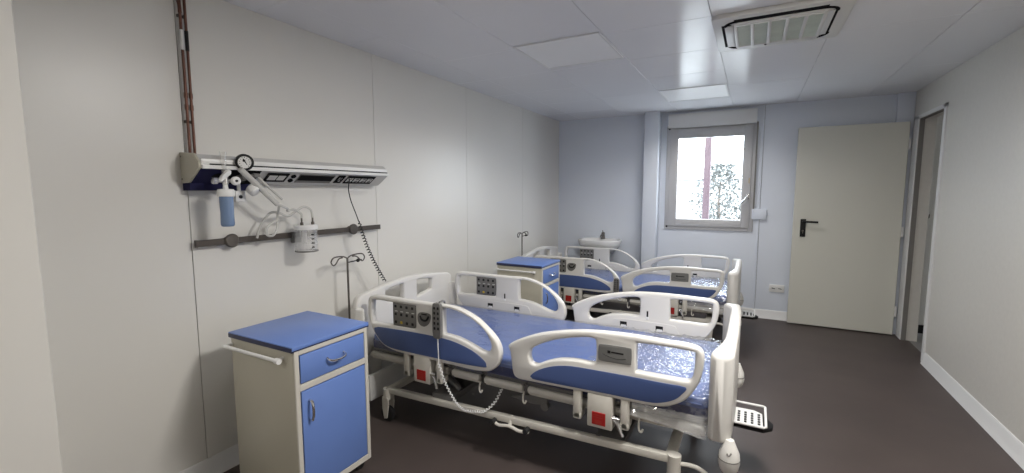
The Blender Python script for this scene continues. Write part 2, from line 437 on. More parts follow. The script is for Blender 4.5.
for k in range(6):
    x = gx0+(gx1-gx0)*k/5; box(b, x-.009, x+.009, gy0, gy1, ZC-.040, ZC-.028, .003)
for y in (gy0, gy1): box(b, gx0-.009, gx1+.009, y-.009, y+.009, ZC-.040, ZC-.028, .003)
n = 26
for k in range(1, n): box(g, gx0, gx1, gy0+(gy1-gy0)*k/n-.0025, gy0+(gy1-gy0)*k/n+.0025, ZC-.0365, ZC-.03)
obj('intake_grille', [(b, M['ac']), (g, M['ac_grille'])], None, t)
b = B(); cyl(b, (.02, y1-.10, ZC-.034), (.02, y1-.10, ZC-.042), .007, 12); obj('indicator', b, M['black'], t)

# ------------------------------------------------------------------ left wall services
for nm, y, label, lm in (('copper_pipe', 1.166, 'left one of two copper pipes above the wall unit, white label', 'white'),
                         ('copper_pipe', 1.187, 'right one of two copper pipes above the wall unit, dark label', 'black')):
    t = thing(nm, label, 'pipe', (XL, y, 1.63), 'copper gas pipes above the wall unit')
    b = B(); tube(b, [(XL+.022, y, 1.615), (XL+.022, y, ZC+.002)], .0062, 12)
    obj('tube', b, M['copper'], t)
    b = B(); cyl(b, (XL+.022, y, 2.105), (XL+.022, y, 2.195), .0078, 14); obj('label_wrap', b, M[lm], t)
    for z in (1.845, 1.90): obj('coupling', cyl(B(), (XL+.022, y, z-.012), (XL+.022, y, z+.012), .0082, 12), M['copper'], t)
    for z in (1.78, 2.26): obj('pipe_clip', box(B(), XL-.001, XL+.02, y-.006, y+.006, z-.006, z+.006, .001, 1), M['steel'], t)
    if y < 1.18:
        b = B(); tube(b, catmull([(XL+.022, y, 2.27), (XL+.022, y-.004, 2.318), (XL+.022, y-.03, 2.34), (XL+.022, y-.3, 2.345), (XL+.022, .526, 2.345)], 5, False), .0075, 12); obj('branch', b, M['copper'], t)

UY0, UY1 = 1.13, 2.335
t = thing('bed_head_unit', 'long silver and navy bed head service panel mounted on the wall', 'wall panel', (XL, 1.73, 1.49))
# body: shelf-like extrusion with a face sloping back to the wall
prf = [(XL, 1.632), (XL+.115, 1.624), (XL+.152, 1.588), (XL+.156, 1.56), (XL+.058, 1.492), (XL, 1.490)]
b = B(); prism(b, prf, 'y', UY0+.012, UY1-.012); obj('body', b, M['alu'], t)
b = B(); prism(b, [(p[0]+(.004 if i in (1, 2, 3) else 0), p[1]+(.003 if i < 2 else 0)) for i, p in enumerate(prf)], 'y', UY0, UY0+.012, .002, 1)
g = B()
for x, z in ((XL+.012, 1.615), (XL+.012, 1.51)): cyl(g, (x, UY0-.002, z), (x, UY0+.002, z), .004, 10)
obj('end_cap', [(b, M['cab']), (g, M['steel'])], None, t)
b = B(); prism(b, prf, 'y', UY1-.012, UY1, .002, 1); obj('end_cap', b, M['alu'], t)
# rail along the front edge: two light bands with a dark slot between
b = B(); box(b, XL+.150, XL+.168, UY0+.012, UY1-.002, 1.556, 1.574, .002, 1); box(b, XL+.132, XL+.158, UY0+.012, UY1-.01, 1.580, 1.603, .004)
g = B(); box(g, XL+.148, XL+.158, UY0+.05, UY1-.012, 1.5735, 1.581)
obj('light_rail', [(b, M['white']), (g, M['black'])], None, t)
# sloped face fittings
nrm = V((.068, 0, -.098)).normalized(); sl = V((.098, 0, .068)).normalized()
def onface(y, s, h=0):  # s: 0 at the lower back edge .. .12 at the front edge
    return V((XL+.058, 0, 1.492))+sl*s+nrm*h+V((0, y, 0))
def facebox(bm, y0, y1, s0, s1, h0, h1, bev=0.0):
    vs = [bm.verts.new(onface(y, s, h)) for y in (y0, y1) for s in (s0, s1) for h in (h0, h1)]
    for f in ((0,1,3,2),(4,6,7,5),(0,4,5,1),(2,3,7,6),(0,2,6,4),(1,5,7,3)): bm.faces.new([vs[i] for i in f])
    if bev: _bev(bm, vs, bev, 1)
def facebox_new(*a):
    bm = B(); facebox(bm, *a); return bm
b = B(); facebox(b, UY0+.013, 1.275, .0, .119, -.002, .004, .001)
prism(b, [(XL+.062, 1.492), (XL+.060, 1.458), (XL+.0, 1.456), (XL+.0, 1.492)], 'y', UY0+.006, 1.43)
obj('gas_panel', b, M['navy'], t)
obj('outlet_panel', facebox_new(1.277, 1.43, .0, .119, -.002, .004, .001), M['matte'], t)
for y in (1.235, 1.345):
    b = B(); lathe(b, [(0, 0), (.026, 0), (.026, .012), (.019, .02), (.012, .02), (.012, .03), (0, .03)], onface(y, .06, .003), nrm, 20); obj('gas_outlet', b, M['black'], t)
def socket(y0, y1, s0=.025, s1=.10, slots=0):
    b = B(); g = B()
    facebox(b, y0, y1, s0, s1, 0, .004, .001)
    facebox(g, y0+.015, y1-.015, s0+.018, s1-.018, .0035, .0055, .0005)
    return b, g
b, g = socket(1.475, 1.60)
g2 = B(); facebox(g2, 1.536, 1.541, .035, .092, .005, .0062)
obj('socket_plate', [(b, M['matte']), (g, M['alu']), (g2, M['matte'])], None, t)
for s in (.04, .078):
    b = B(); lathe(b, [(0, 0), (.014, 0), (.014, .006), (0, .006)], onface(1.632, s, 0), nrm, 16); obj('earth_stud', b, M['matte'], t)
b = B(); facebox(b, 1.665, 1.905, .022, .098, 0, .004, .001)
g = B(); facebox(g, 1.669, 1.901, .045, .094, .0035, .005)
obj('cover_strip', [(b, M['panel_grey']), (g, M['matte'])], None, t)
b, g = socket(1.93, 1.985)
g2 = B(); tube(g2, [onface(1.945, .045, .006), onface(1.955, .085, .006), onface(1.962, .05, .006), onface(1.972, .09, .006)], .003, 6)
obj('socket_plate', [(b, M['matte']), (g, M['alu']), (g2, M['matte'])], None, t)
b = B(); g = B(); facebox(b, 2.005, 2.235, .022, .100, 0, .004, .001)
for k in range(4):
    y = 2.012+.056*k; facebox(g, y, y+.044, .042, .080, .0035, .0055, .0005)
g2 = B()
for k in range(4):
    for s in (.048, .07): tube(g2, [onface(2.025+.056*k, s, .006), onface(2.045+.056*k, s+.006, .006)], .003, 6)
obj('switch_plate', [(b, M['matte']), (g, M['alu']), (g2, M['matte'])], None, t)

t = thing('equipment_rail', 'dull metal equipment rail along the left wall with round fixings', 'rail', (XL, 1.75, 1.18))
b = B(); box(b, XL+.030, XL+.040, 1.155, 2.365, 1.184, 1.216, .002, 1); obj('bar', b, M['rail_metal'], t)
for y in (1.322, 2.115):
    b = B(); lathe(b, [(0, 0), (.020, 0), (.020, .03), (.034, .034), (.036, .046), (.030, .052), (0, .053)], (XL-.001, y, 1.201), (1, 0, 0), 24); obj('fixing_boss', b, M['steel'], t)
b = B(); box(b, XL+.028, XL+.042, 1.152, 1.162, 1.182, 1.218, .001, 1); obj('end_stop', b, M['rail_metal'], t)

# oxygen flowmeter with humidifier bottle
fx, fy = XL+.17, 1.236
t = thing('oxygen_flowmeter', 'oxygen flowmeter with a blue water bottle hanging from the navy panel', 'flowmeter', (fx, fy, 1.46))
b = B(); lathe(b, [(0, 1.285), (.024, 1.285), (.0285, 1.291), (.0295, 1.30), (.028, 1.35), (.0295, 1.40), (.0295, 1.425), (.027, 1.432), (0, 1.433)], (fx, fy, 0)); obj('water_bottle', b, M['water'], t)
b = B(); lathe(b, [(0, 1.428), (.036, 1.428), (.037, 1.434), (.037, 1.455), (.033, 1.462), (.012, 1.464), (.009, 1.49), (0, 1.49)], (fx, fy, 0)); obj('bottle_cap', b, M['white'], t)
b = B(); lathe(b, [(0, 1.515), (.012, 1.515), (.012, 1.625), (.015, 1.627), (.015, 1.638), (0, 1.640)], (fx-.005, fy, 0), seg=18); obj('flow_tube', b, M['glass_tube'], t)
b = B(); ball(b, (fx-.005, fy, 1.545), .008, seg=12); obj('float', b, M['steel'], t)
b = B(); tube(b, [(XL+.115, fy, 1.512), (fx, fy, 1.506)], .013, 14); cyl(b, (fx, fy, 1.485), (fx, fy, 1.522), .014, 16)
tube(b, [(fx, fy-.048, 1.502), (fx, fy+.03, 1.504)], .009, 12); cyl(b, (fx-.004, fy-.054, 1.502), (fx-.004, fy-.036, 1.502), .016, 16)
obj('valve_body', b, M['chrome'], t)
b = B(); lathe(b, [(0, 0), (.019, 0), (.021, .006), (.021, .018), (.016, .024), (0, .025)], (fx+.012, fy+.038, 1.502), (1, -.2, 0), 18)
g = B(); lathe(g, [(0, 0), (.006, 0), (.006, .003), (0, .003)], (fx+.036, fy+.033, 1.502), (1, -.2, 0), 12)
obj('control_knob', [(b, M['white']), (g, M['black'])], None, t)
b = B(); prism(b, [(fy-.040, 1.500), (fy-.026, 1.496), (fy+.020, 1.533), (fy+.022, 1.552), (fy+.006, 1.556), (fy-.018, 1.527)], 'x', fx-.004, fx+.022, .006); obj('outlet_spout', b, M['white'], t)

# vacuum regulator with gauge
vx, vy = XL+.165, 1.33
t = thing('vacuum_regulator', 'vacuum regulator with a round black gauge and clear trap tube', 'vacuum gauge', (vx, vy, 1.5))
ax = V((1, -.45, -.12)).normalized(); gc = V((vx+.015, vy-.003, 1.594))
b = B(); lathe(b, [(0, -.022), (.037, -.022), (.040, -.016), (.040, .012), (.034, .014), (.031, .008), (0, .008)], gc, ax, 32); gg = obj('gauge', b, M['black'], t)
b = B(); lathe(b, [(0, .0075), (.029, .0075), (.029, .0095), (0, .0095)], gc, ax, 32)
n = B(); u, wv = _frame(ax)
tube(n, [gc+ax*.0105+V((0, -.006, .016)), gc+ax*.0105+V((0, .011, -.012))], .0026, 6); ball(n, gc+ax*.010+V((0, -.003, .008)), .006, seg=10)
for k in range(11):
    a = math.radians(225-27*k); dr = V((0, math.cos(a), math.sin(a))); dr -= ax*dr.dot(ax)
    tube(n, [gc+ax*.0100+dr*.022, gc+ax*.0100+dr*.027], .0012, 4)
obj('dial', [(b, M['white']), (n, M['black'])], None, gg)
b = B(); tube(b, [gc-ax*.01+V((0, .004, -.03)), (vx-.02, vy+.01, 1.525)], .012, 12); tube(b, [(XL+.11, vy, 1.516), (vx-.005, vy+.01, 1.525)], .018, 14)
cyl(b, (vx, vy+.045, 1.53), (vx, vy+.075, 1.53), .013, 14); tube(b, [(vx-.01, vy+.01, 1.525), (vx, vy+.06, 1.53)], .010, 10)
obj('regulator_body', b, M['frame_dark'], t)
b = B(); tube(b, [(vx+.03, vy-.035, 1.56), (vx+.02, vy+.155, 1.385)], .014, 16); obj('trap_tube', b, M['hose'], t)
b = B(); tube(b, [(vx+.005, vy+.055, 1.535), (vx+.01, vy+.19, 1.41)], .006, 10); obj('pressure_line', b, M['hose'], t)
b = B(); lathe(b, [(0, 0), (.028, 0), (.031, .006), (.031, .034), (.024, .042), (0, .043)], (vx-.01, vy+.035, 1.475), (.5, .3, -.5), 20); obj('adjusting_knob', b, M['white'], t)
b = B(); box(b, vx-.07, vx-.045, vy-.02, vy+.03, 1.40, 1.455, .005); tube(b, [(vx-.058, vy+.005, 1.45), (vx-.058, vy+.005, 1.51)], .008, 10)
g = B(); cyl(g, (vx-.046, vy+.004, 1.425), (vx-.041, vy+.004, 1.425), .009, 12)
obj('drain_valve', [(b, M['white']), (g, M['black'])], None, t)

# suction jar on the rail
jx, jy = XL+.115, 1.70
t = thing('suction_jar', 'clear suction jar with a white lid clipped to the metal rail', 'jar', (jx, jy, 1.11))
b = B(); lathe(b, [(0, 1.106), (.057, 1.106), (.061, 1.110), (.061, 1.245), (.057, 1.245), (.057, 1.114), (0, 1.113)], (jx, jy, 0), seg=36); obj('canister', b, M['jar'], t)
b = B(); lathe(b, [(0, 1.226), (.063, 1.234), (.064, 1.237), (.064, 1.256), (.060, 1.260), (0, 1.261)], (jx, jy, 0), seg=36)
obj('lid', b, M['white'], t)
b = B(); lathe(b, [(.0605, 1.105), (.0635, 1.106), (.0635, 1.113), (.0605, 1.114)], (jx, jy, 0), seg=36); obj('base_ring', b, M['panel_grey'], t)
for y in (jy-.036, jy+.036):
    b = B(); lathe(b, [(0, 1.256), (.009, 1.256), (.009, 1.275), (.005, 1.278), (.005, 1.302), (0, 1.302)], (jx+.015, y, 0), seg=12); obj('nozzle', b, M['steel'], t)
for k in range(4):
    obj('scale_mark', tube(B(), [(jx+.0615*math.cos(a), jy+.0615*math.sin(a), 1.134+.024*k) for a in (-.16, -.05, .06)], .0042, 6), M['black'], t)
b = B(); cyl(b, (jx, jy-.01, 1.16), (jx, jy-.01, 1.226), .012, 14); obj('float_valve', b, M['white'], t)
b = B(); box(b, XL+.026, jx-.061, jy-.04, jy+.015, 1.155, 1.218, .004); obj('rail_clip', b, M['frame_dark'], t)
t = thing('suction_hose', 'looping milky hose between the vacuum regulator and suction jar', 'hose', (jx, 1.55, 1.25))
b = B(); tube(b, catmull([(vx+.02, vy+.155, 1.385), (vx-.01, 1.56, 1.36), (jx, 1.59, 1.345), (jx, 1.63, 1.35), (jx+.012, 1.665, 1.325), (jx+.015, jy-.036, 1.30)], 6, False), .0065, 10); obj('hose_length', b, M['hose'], t)
b = B(); tube(b, catmull([(jx+.015, jy+.036, 1.30), (jx+.012, 1.728, 1.345), (jx+.005, 1.69, 1.365), (jx, 1.64, 1.34), (jx, 1.59, 1.315), (jx-.01, 1.545, 1.335), (jx-.02, 1.50, 1.335), (jx-.03, 1.45, 1.27), (jx-.035, 1.43, 1.205)], 6, False), .0065, 10); obj('hose_length', b, M['hose'], t)
b = B(); tube(b, catmull([(vx+.02, vy+.165, 1.38), (jx, 1.53, 1.32), (jx+.005, 1.52, 1.25), (jx, 1.495, 1.215), (jx-.005, 1.465, 1.225), (jx-.005, 1.475, 1.265), (jx, 1.53, 1.30)], 6, False), .0065, 10); obj('hose_length', b, M['hose'], t)

# black coiled cable from the unit to the bed
pts = catmull([(XL+.148, 1.995, 1.545), (XL+.156, 1.993, 1.515), (XL+.16, 1.98, 1.47), (XL+.17, 1.985, 1.40), (XL+.175, 2.015, 1.32), (XL+.18, 2.03, 1.275)], 5, False)
p0 = V((XL+.18, 2.03, 1.275)); p1 = V((XL+.2, 2.225, .845)); dv = p1-p0; u, wv = _frame(dv)
N = 23
for k in range(N*8+1):
    f = k/(N*8); a = 2*PI*N*f; sag = math.sin(PI*f)*.02
    pts.append(p0+dv*f+(u*math.cos(a)+wv*math.sin(a))*.0095*min(1, f*12)+V((0, -sag, -sag*.3)))
b = B(); tube(b, pts, .0034, 6)
t = tag(obj('coiled_cable', b, M['black']), 'black coiled cable hanging from the silver wall unit to the headboard', 'cable')

t = thing('wall_outlet', 'white double power outlet low on the back wall beside the door', 'power outlet', (.275, YB, .36))
b = B(); box(b, .20, .35, YB-.014, YB, .315, .40, .005); obj('cover_plate', b, M['white'], t)
for x in (.243, .307):
    b = B(); g = B(); lathe(b, [(.022, 0), (.024, 0), (.024, .003), (.022, .003)], (x, YB-.0135, .357), (0, -1, 0), 20)
    for dx in (-.008, .008): cyl(g, (x+dx, YB-.013, .357), (x+dx, YB-.0145, .357), .004, 10)
    tube(g, [(x-.016, YB-.015, .362), (x+.016, YB-.015, .352)], .003, 6)
    obj('socket', [(b, M['white']), (g, M['black'])], None, t)

# washbasin
sx, sy = -1.725, YB
t = thing('washbasin', 'white ceramic washbasin with chrome tap on the wall behind the far bed', 'washbasin', (sx, sy, .82))
b = B()
def oval(k, f, z, back=.0):
    out = []
    for i in range(40):
        a = 2*PI*i/40; cx, cy = math.cos(a), math.sin(a)
        ex = math.copysign(abs(cx)**.8, cx)*.275*f; ey = math.copysign(abs(cy)**.8, cy)*.205*f
        out.append((sx+ex, min(sy-.001, sy-.207+ey+back), z))
    return out
loops = [oval(0, .40, .665, .05), oval(0, .72, .71, .03), oval(0, .93, .775), oval(0, 1.0, .835), oval(0, 1.0, .85), oval(0, .97, .856), oval(0, .84, .852, -.02), oval(0, .72, .80, -.02), oval(0, .4, .745, -.01), oval(0, .06, .735, -.01)]
rg = [[b.verts.new(p) for p in L] for L in loops]
for A, Q in zip(rg, rg[1:]):
    for k in range(40): b.faces.new((A[k], A[(k+1) % 40], Q[(k+1) % 40], Q[k]))
b.faces.new(rg[0][::-1]); b.faces.new(rg[-1])
obj('basin', b, M['ceramic'], t)
b = B(); lathe(b, [(0, .85), (.028, .85), (.024, .862), (.020, .90), (.022, .925), (.016, .935), (0, .936)], (sx, sy-.06, 0), seg=18)
tube(b, catmull([(sx, sy-.06, .895), (sx, sy-.11, .905), (sx, sy-.155, .895), (sx, sy-.165, .88)], 4, False), .011, 10)
tube(b, [(sx, sy-.06, .93), (sx+.004, sy-.10, .96)], .007, 8)
obj('tap', b, M['frame_dark'], t)
b = B(); cyl(b, (sx, sy-.215, .735), (sx, sy-.215, .739), .022, 16); obj('drain', b, M['chrome'], t)
b = B(); tube(b, catmull([(sx, sy-.18, .68), (sx, sy-.18, .60), (sx, sy-.15, .565), (sx, sy-.11, .59), (sx, sy-.08, .62), (sx, sy, .62)], 5, False), .018, 12); obj('trap_pipe', b, M['white'], t)

# ------------------------------------------------------------------ bedside cabinets
cx0, cx1, cy0, cy1, cz0, cz1 = -2.180, -1.722, 1.195, 1.610, .055, .762
cab = thing('bedside_cabinet', 'blue topped cream bedside cabinet in the front, beside the nearer bed', 'bedside cabinet', (-1.96, 1.40, 0), 'blue and cream bedside cabinets')
b = B(); box(b, cx0, cx1, cy0, cy1, cz0, cz1, .004); obj('body', b, M['cab'], cab)
b = B(); box(b, cx0-.002, cx1+.012, cy0-.010, cy1+.010, cz1+.004, cz1+.022, .003)
g = B(); box(g, cx0-.001, cx1+.010, cy0-.0115, cy1+.0115, cz1-.004, cz1+.018, .003)
obj('top', [(b, M['blue']), (g, M['edge_blue'])], None, cab)
fx_ = cx1
b = B()
box(b, fx_, fx_+.010, cy0, cy0+.022, cz0, cz1, .002, 1); box(b, fx_, fx_+.010, cy1-.022, cy1, cz0, cz1, .002, 1)
for z0, z1 in ((cz0, cz0+.03), (.575, .605), (cz1-.022, cz1)): box(b, fx_, fx_+.0098, cy0+.02, cy1-.02, z0, z1, .002, 1)
obj('face_frame', b, M['frame'], cab)
def bow(c, d, L, out):
    c = V(c); d = V(d)
    return catmull([c-d*L*.5, c-d*L*.46+V((out*.7, 0, 0)), c-d*L*.2+V((out, 0, 0)), c+d*L*.2+V((out, 0, 0)), c+d*L*.46+V((out*.7, 0, 0)), c+d*L*.5], 4, False)
dr = obj('drawer', box(B(), fx_, fx_+.012, cy0+.026, cy1-.026, .609, cz1-.026, .003), M['blue'], cab)
b = B(); tube(b, [p+V((0, 0, -.016*math.sin(PI*i/20))) for i, p in enumerate(map(V, bow((fx_+.011, (cy0+cy1)/2+.005, .682), (0, 1, 0), .095, .026)))], .006, 8); obj('handle', b, M['chrome'], dr)
dd = obj('door', box(B(), fx_, fx_+.012, cy0+.026, cy1-.026, cz0+.034, .571, .003), M['blue'], cab)
b = B(); tube(b, bow((fx_+.011, cy0+.062, .475), (0, 0, 1), .095, .026), .006, 8); obj('handle', b, M['chrome'], dd)
b = B(); tube(b, [(cx0+.005, cy0-.035, .722), (cx1-.045, cy0-.035, .722)], .008, 12)
for x in (cx0+.01, cx1-.066): tube(b, [(x, cy0+.001, .722), (x, cy0-.035, .722)], .007, 10)
cyl(b, (cx1-.065, cy0-.035, .722), (cx1-.042, cy0-.035, .722), .013, 12)
obj('towel_rail', b, M['white'], cab)
for x in (cx0+.045, cx1-.04):
    for y in (cy0+.045, cy1-.04):
        b = B(); cyl(b, (x-.011, y, .0255), (x+.011, y, .0255), .0255, 18); box(b, x-.016, x+.016, y-.012, y+.012, .03, .056, .003); obj('caster', b, M['rubber'], cab)
cab2 = copy_tree(cab); cab2.location = (-1.96+.065, 1.40+2.43, 0)
cab2['label'] = 'blue topped cream bedside cabinet further back, between the two beds'

# ------------------------------------------------------------------ hospital bed
YN, YFAR, YM = 1.9975, 2.9225, 2.46
bed = thing('hospital_bed', 'nearer white electric hospital bed with blue inset side rails', 'hospital bed', (-1.12, YM, 0), 'electric hospital beds')
UP = []
def up(o): o['upper'] = True; return o

F_out = [(-1.088,.655),(-1.023,.695),(-.914,.74),(-.799,.77),(-.668,.793),(-.545,.802),(-.419,.804),(-.299,.801),(-.212,.799),(-.169,.788),(-.153,.76),(-.153,.709),(-.164,.65),(-.188,.598),(-.22,.552),(-.263,.521),(-.308,.502),(-.372,.494),(-.498,.491),(-.664,.490),(-.83,.486),(-.973,.483),(-1.032,.484),(-1.060,.505),(-1.071,.566),(-1.080,.625)]
F_lo = [(-.968,.63),(-.949,.662),(-.89,.697),(-.799,.732),(-.689,.758),(-.636,.762),(-.62,.746),(-.619,.671),(-.624,.648),(-.645,.64),(-.72,.64),(-.809,.628),(-.878,.602),(-.925,.578),(-.955,.582),(-.967,.605)]
F_blue = [(-.957,.519),(-.913,.556),(-.831,.591),(-.741,.608),(-.613,.612),(-.462,.614),(-.32,.613),(-.220,.613),(-.23,.583),(-.264,.547),(-.318,.522),(-.382,.511),(-.559,.509),(-.774,.504),(-.925,.501),(-.951,.507)]
F_logo = [(-.605,.73),(-.594,.743),(-.53,.746),(-.463,.746),(-.452,.735),(-.452,.676),(-.463,.666),(-.53,.664),(-.594,.664),(-.606,.676)]
F_ro = [(-.432,.762),(-.422,.772),(-.371,.775),(-.281,.775),(-.198,.771),(-.187,.76),(-.188,.711),(-.194,.663),(-.206,.643),(-.241,.639),(-.33,.639),(-.42,.640),(-.431,.652)]
H_out = [(-2.089,.75),(-2.082,.79),(-2.049,.811),(-1.961,.815),(-1.761,.814),(-1.6,.814),(-1.499,.816),(-1.413,.807),(-1.318,.779),(-1.23,.726),(-1.17,.673),(-1.142,.622),(-1.140,.567),(-1.160,.524),(-1.197,.493),(-1.245,.480),(-1.334,.475),(-1.536,.479),(-1.771,.481),(-1.888,.488),(-1.973,.512),(-2.033,.563),(-2.072,.625),(-2.091,.69)]
H_lo = [(-2.055,.765),(-2.03,.785),(-1.95,.787),(-1.877,.787),(-1.80,.787),(-1.719,.787),(-1.706,.774),(-1.707,.668),(-1.72,.652),(-1.80,.650),(-1.882,.648),(-2.03,.638),(-2.056,.652)]
H_pan = [(-1.882,.788),(-1.80,.789),(-1.719,.789),(-1.704,.776),(-1.705,.666),(-1.719,.650),(-1.80,.648),(-1.882,.648)]
H_pock = [(-1.688,.735),(-1.675,.752),(-1.644,.758),(-1.605,.755),(-1.591,.741),(-1.604,.698),(-1.638,.674),(-1.669,.678),(-1.687,.70)]
H_ro = [(-1.508,.78),(-1.495,.797),(-1.46,.802),(-1.385,.788),(-1.289,.749),(-1.223,.694),(-1.197,.646),(-1.197,.612),(-1.224,.589),(-1.264,.594),(-1.332,.618),(-1.416,.641),(-1.488,.648),(-1.508,.66)]
H_blue = [(-2.037,.61),(-1.883,.624),(-1.686,.628),(-1.533,.626),(-1.43,.617),(-1.318,.589),(-1.237,.546),(-1.222,.52),(-1.238,.507),(-1.39,.500),(-1.566,.500),(-1.771,.500),(-1.904,.504),(-1.981,.531)]

def mirror(bm, side):
    if side > 0:
        for v in bm.verts: v.co.y = 2*YM-v.co.y
    return bm

def side_rail(side, head):
    mi = lambda bm: mirror(bm, side)
    outer = H_out if head else F_out; yo = YN-.0225; yi = YN+.0225
    loops = [outer]+([H_lo, H_ro] if head else [F_lo, F_ro])
    r = up(obj('side_rail', mi(plate(B(), loops, 'y', YN, .0225, .011, 3)), M['abs'], bed, 50))
    obj('inset_panel', mi(plate(B(), [H_blue if head else F_blue], 'y', yo, .0025, .001, 3)), M['rail_blue'], r)
    if head:
        b = plate(B(), [H_pan], 'y', YN, .020, .002, 1); g = B(); yb = B()
        for k in range(4):
            for j in range(3):
                x = -1.86+.043*k; z = .77-.048*j
                if j == 2 and k == 1: tgt = yb
                else: tgt = g
                for yy in (yo+.0015, yi-.0015): box(tgt, x-.009, x+.009, yy-.003, yy+.003, z-.011, z+.006, .003, 1)
        w = B()
        for k in range(4):
            for yy in (yo+.002, yi-.002): box(w, -1.865+.043*k, -1.845+.043*k, yy-.0012, yy+.0012, .736, .741)
        obj('control_panel', [(mi(b), M['panel_grey']), (mi(g), M['black']), (mi(yb), M['yellow']), (mi(w), M['alu'])], None, r)
        b = plate(B(), [H_pock], 'y', yo, .002, .001, 3)
        g = B(); tube(g, catmull([(-1.668, yo-.004, .735), (-1.655, yo-.006, .715), (-1.625, yo-.006, .712), (-1.606, yo-.004, .738)], 4, False), .006, 8)
        box(g, -1.66, -1.62, yo-.004, yo, .742, .75, .001, 1)
        obj('grip_pocket', [(mi(b), M['panel_grey']), (mi(g), M['black'])], None, r)
    else:
        b = plate(B(), [F_logo], 'y', yo, .003, .001, 2); g = B()
        box(g, -.562, -.548, yo-.0038, yo-.0028, .706, .719); box(g, -.545, -.488, yo-.0038, yo-.0028, .709, .716)
        tube(g, catmull([(-.585, yo-.003, .699), (-.55, yo-.003, .688), (-.51, yo-.003, .684), (-.475, yo-.003, .692)], 4, False), .0012, 4)
        obj('badge', [(mi(b), M['logo_grey']), (mi(g), M['black'])], None, r)
    # inner face: cover plate with two latch slots and a slim slit
    xa = -1.82 if head else -.79
    b = B(); prism(b, catmull([(xa, .50), (xa, .585), (xa+.02, .607), (xa+.2, .610), (xa+.37, .607), (xa+.40, .585), (xa+.40, .50)], 4), 'y', yi-.002, yi+.004, .002, 1)
    obj('cover_plate', mi(b), M['abs'], r)
    for x in (xa+.045, xa+.275):
        g = box(B(), x, x+.045, yi+.002, yi+.006, .562, .592, .001, 1); b = box(B(), x+.006, x+.042, yi+.003, yi+.0075, .556, .572, .001, 1)
        obj('latch_slot', [(mi(g), M['black']), (mi(b), M['white'])], None, r)
    xs_ = -1.632 if head else -.575
    g = box(B(), xs_, xs_+.011, yi-.002, yi+.002, .625, .680, .001, 1); b = box(B(), xs_-.002, xs_+.013, yi-.002, yi+.0035, .625, .642, .001, 1)
    obj('latch_slot', [(mi(g), M['black']), (mi(b), M['white'])], None, r)
    # mounting arms under the rail with the red release label
    o = (-1.79, -1.668, -1.545) if head else (-.71, -.596, -.479)
    mnt = B(); yy0, yy1 = 1.978, 2.045
    for x, wd in ((o[0], .045), (o[2], .042)):
        box(mnt, x-wd/2, x+wd/2, yy0, yy0+.028, .345, .497, .010); box(mnt, x-wd/2, x+wd/2, yy0, yy1, .35, .385, .008)
    box(mnt, o[1]-.062, o[1]+.062, yy0-.004, yy1-.01, .328, .495, .008)
    mo = up(obj('rail_mount', mi(mnt), M['frame'], bed))
    b = B(); box(b, o[1]-.036, o[1]+.030, yy0-.007, yy0-.002, .345, .408, .002, 1)
    g = B()
    for z in (.392, .381): box(g, o[1]-.034, o[1]+.018, yy0-.0078, yy0-.006, z, z+.003)
    box(g, o[1]-.02, o[1]+.012, yy0-.0078, yy0-.006, .352, .368)
    rr = M['red']
    obj('release_label', [(mi(b), rr), (mi(g), M['red_mark'])], None, mo)
    b = B(); tube(b, [(o[1]+.058, yy0+.012, .395), (o[1]+.085, yy0+.004, .372), (o[1]+.112, yy0-.006, .318)], [.010, .011, .008], 10); cyl(b, (o[1]+.06, yy0+.01, .39), (o[1]+.095, yy0+.01, .39), .012, 12)
    obj('release_lever', mi(b), M['chrome'], mo)
M['red_mark'] = mat('faded_red_print', (.35, .03, .02), .5)
for s in (-1, 1):
    for hd in (True, False): side_rail(s, hd)

# headboard
def arch(y): return .843-.165*abs(y-YM)**1.55
top = [(YM+s*.5, 0) for s in (-1,)]
ys_ = [-.455, -.40, -.30, -.2, -.1, 0, .1, .2, .3, .40, .455]
out = [(YM-.505, .40), (YM-.512, .52), (YM-.513, .66), (YM-.505, .735), (YM-.487, .775)]+[(YM+d, arch(YM+d)) for d in ys_]+[(YM+.487, .775), (YM+.505, .735), (YM+.513, .66), (YM+.512, .52), (YM+.505, .40), (YM+.3, .385), (YM, .38), (YM-.3, .385)]
def hole(s):
    pts = [(.085, .80), (.16, .795), (.235, .785), (.25, .77), (.245, .715), (.235, .702), (.16, .688), (.085, .676), (.075, .69), (.073, .785)]
    return [(YM+s*a, z) for a, z in pts]
hb = up(obj('headboard', plate(B(), [out, hole(1), hole(-1)], 'x', -2.185, .024, .012, 3), M['abs'], bed, 50))
for s in (-1, 1):
    b = B(); prism(b, [(-2.215, YM+s*.47), (-2.215, YM+s*.515), (-2.15, YM+s*.518), (-2.11, YM+s*.505), (-2.115, YM+s*.485), (-2.16, YM+s*.46)], 'z', .40, .715, .012)
    obj('corner_wing', b, M['abs'], hb)
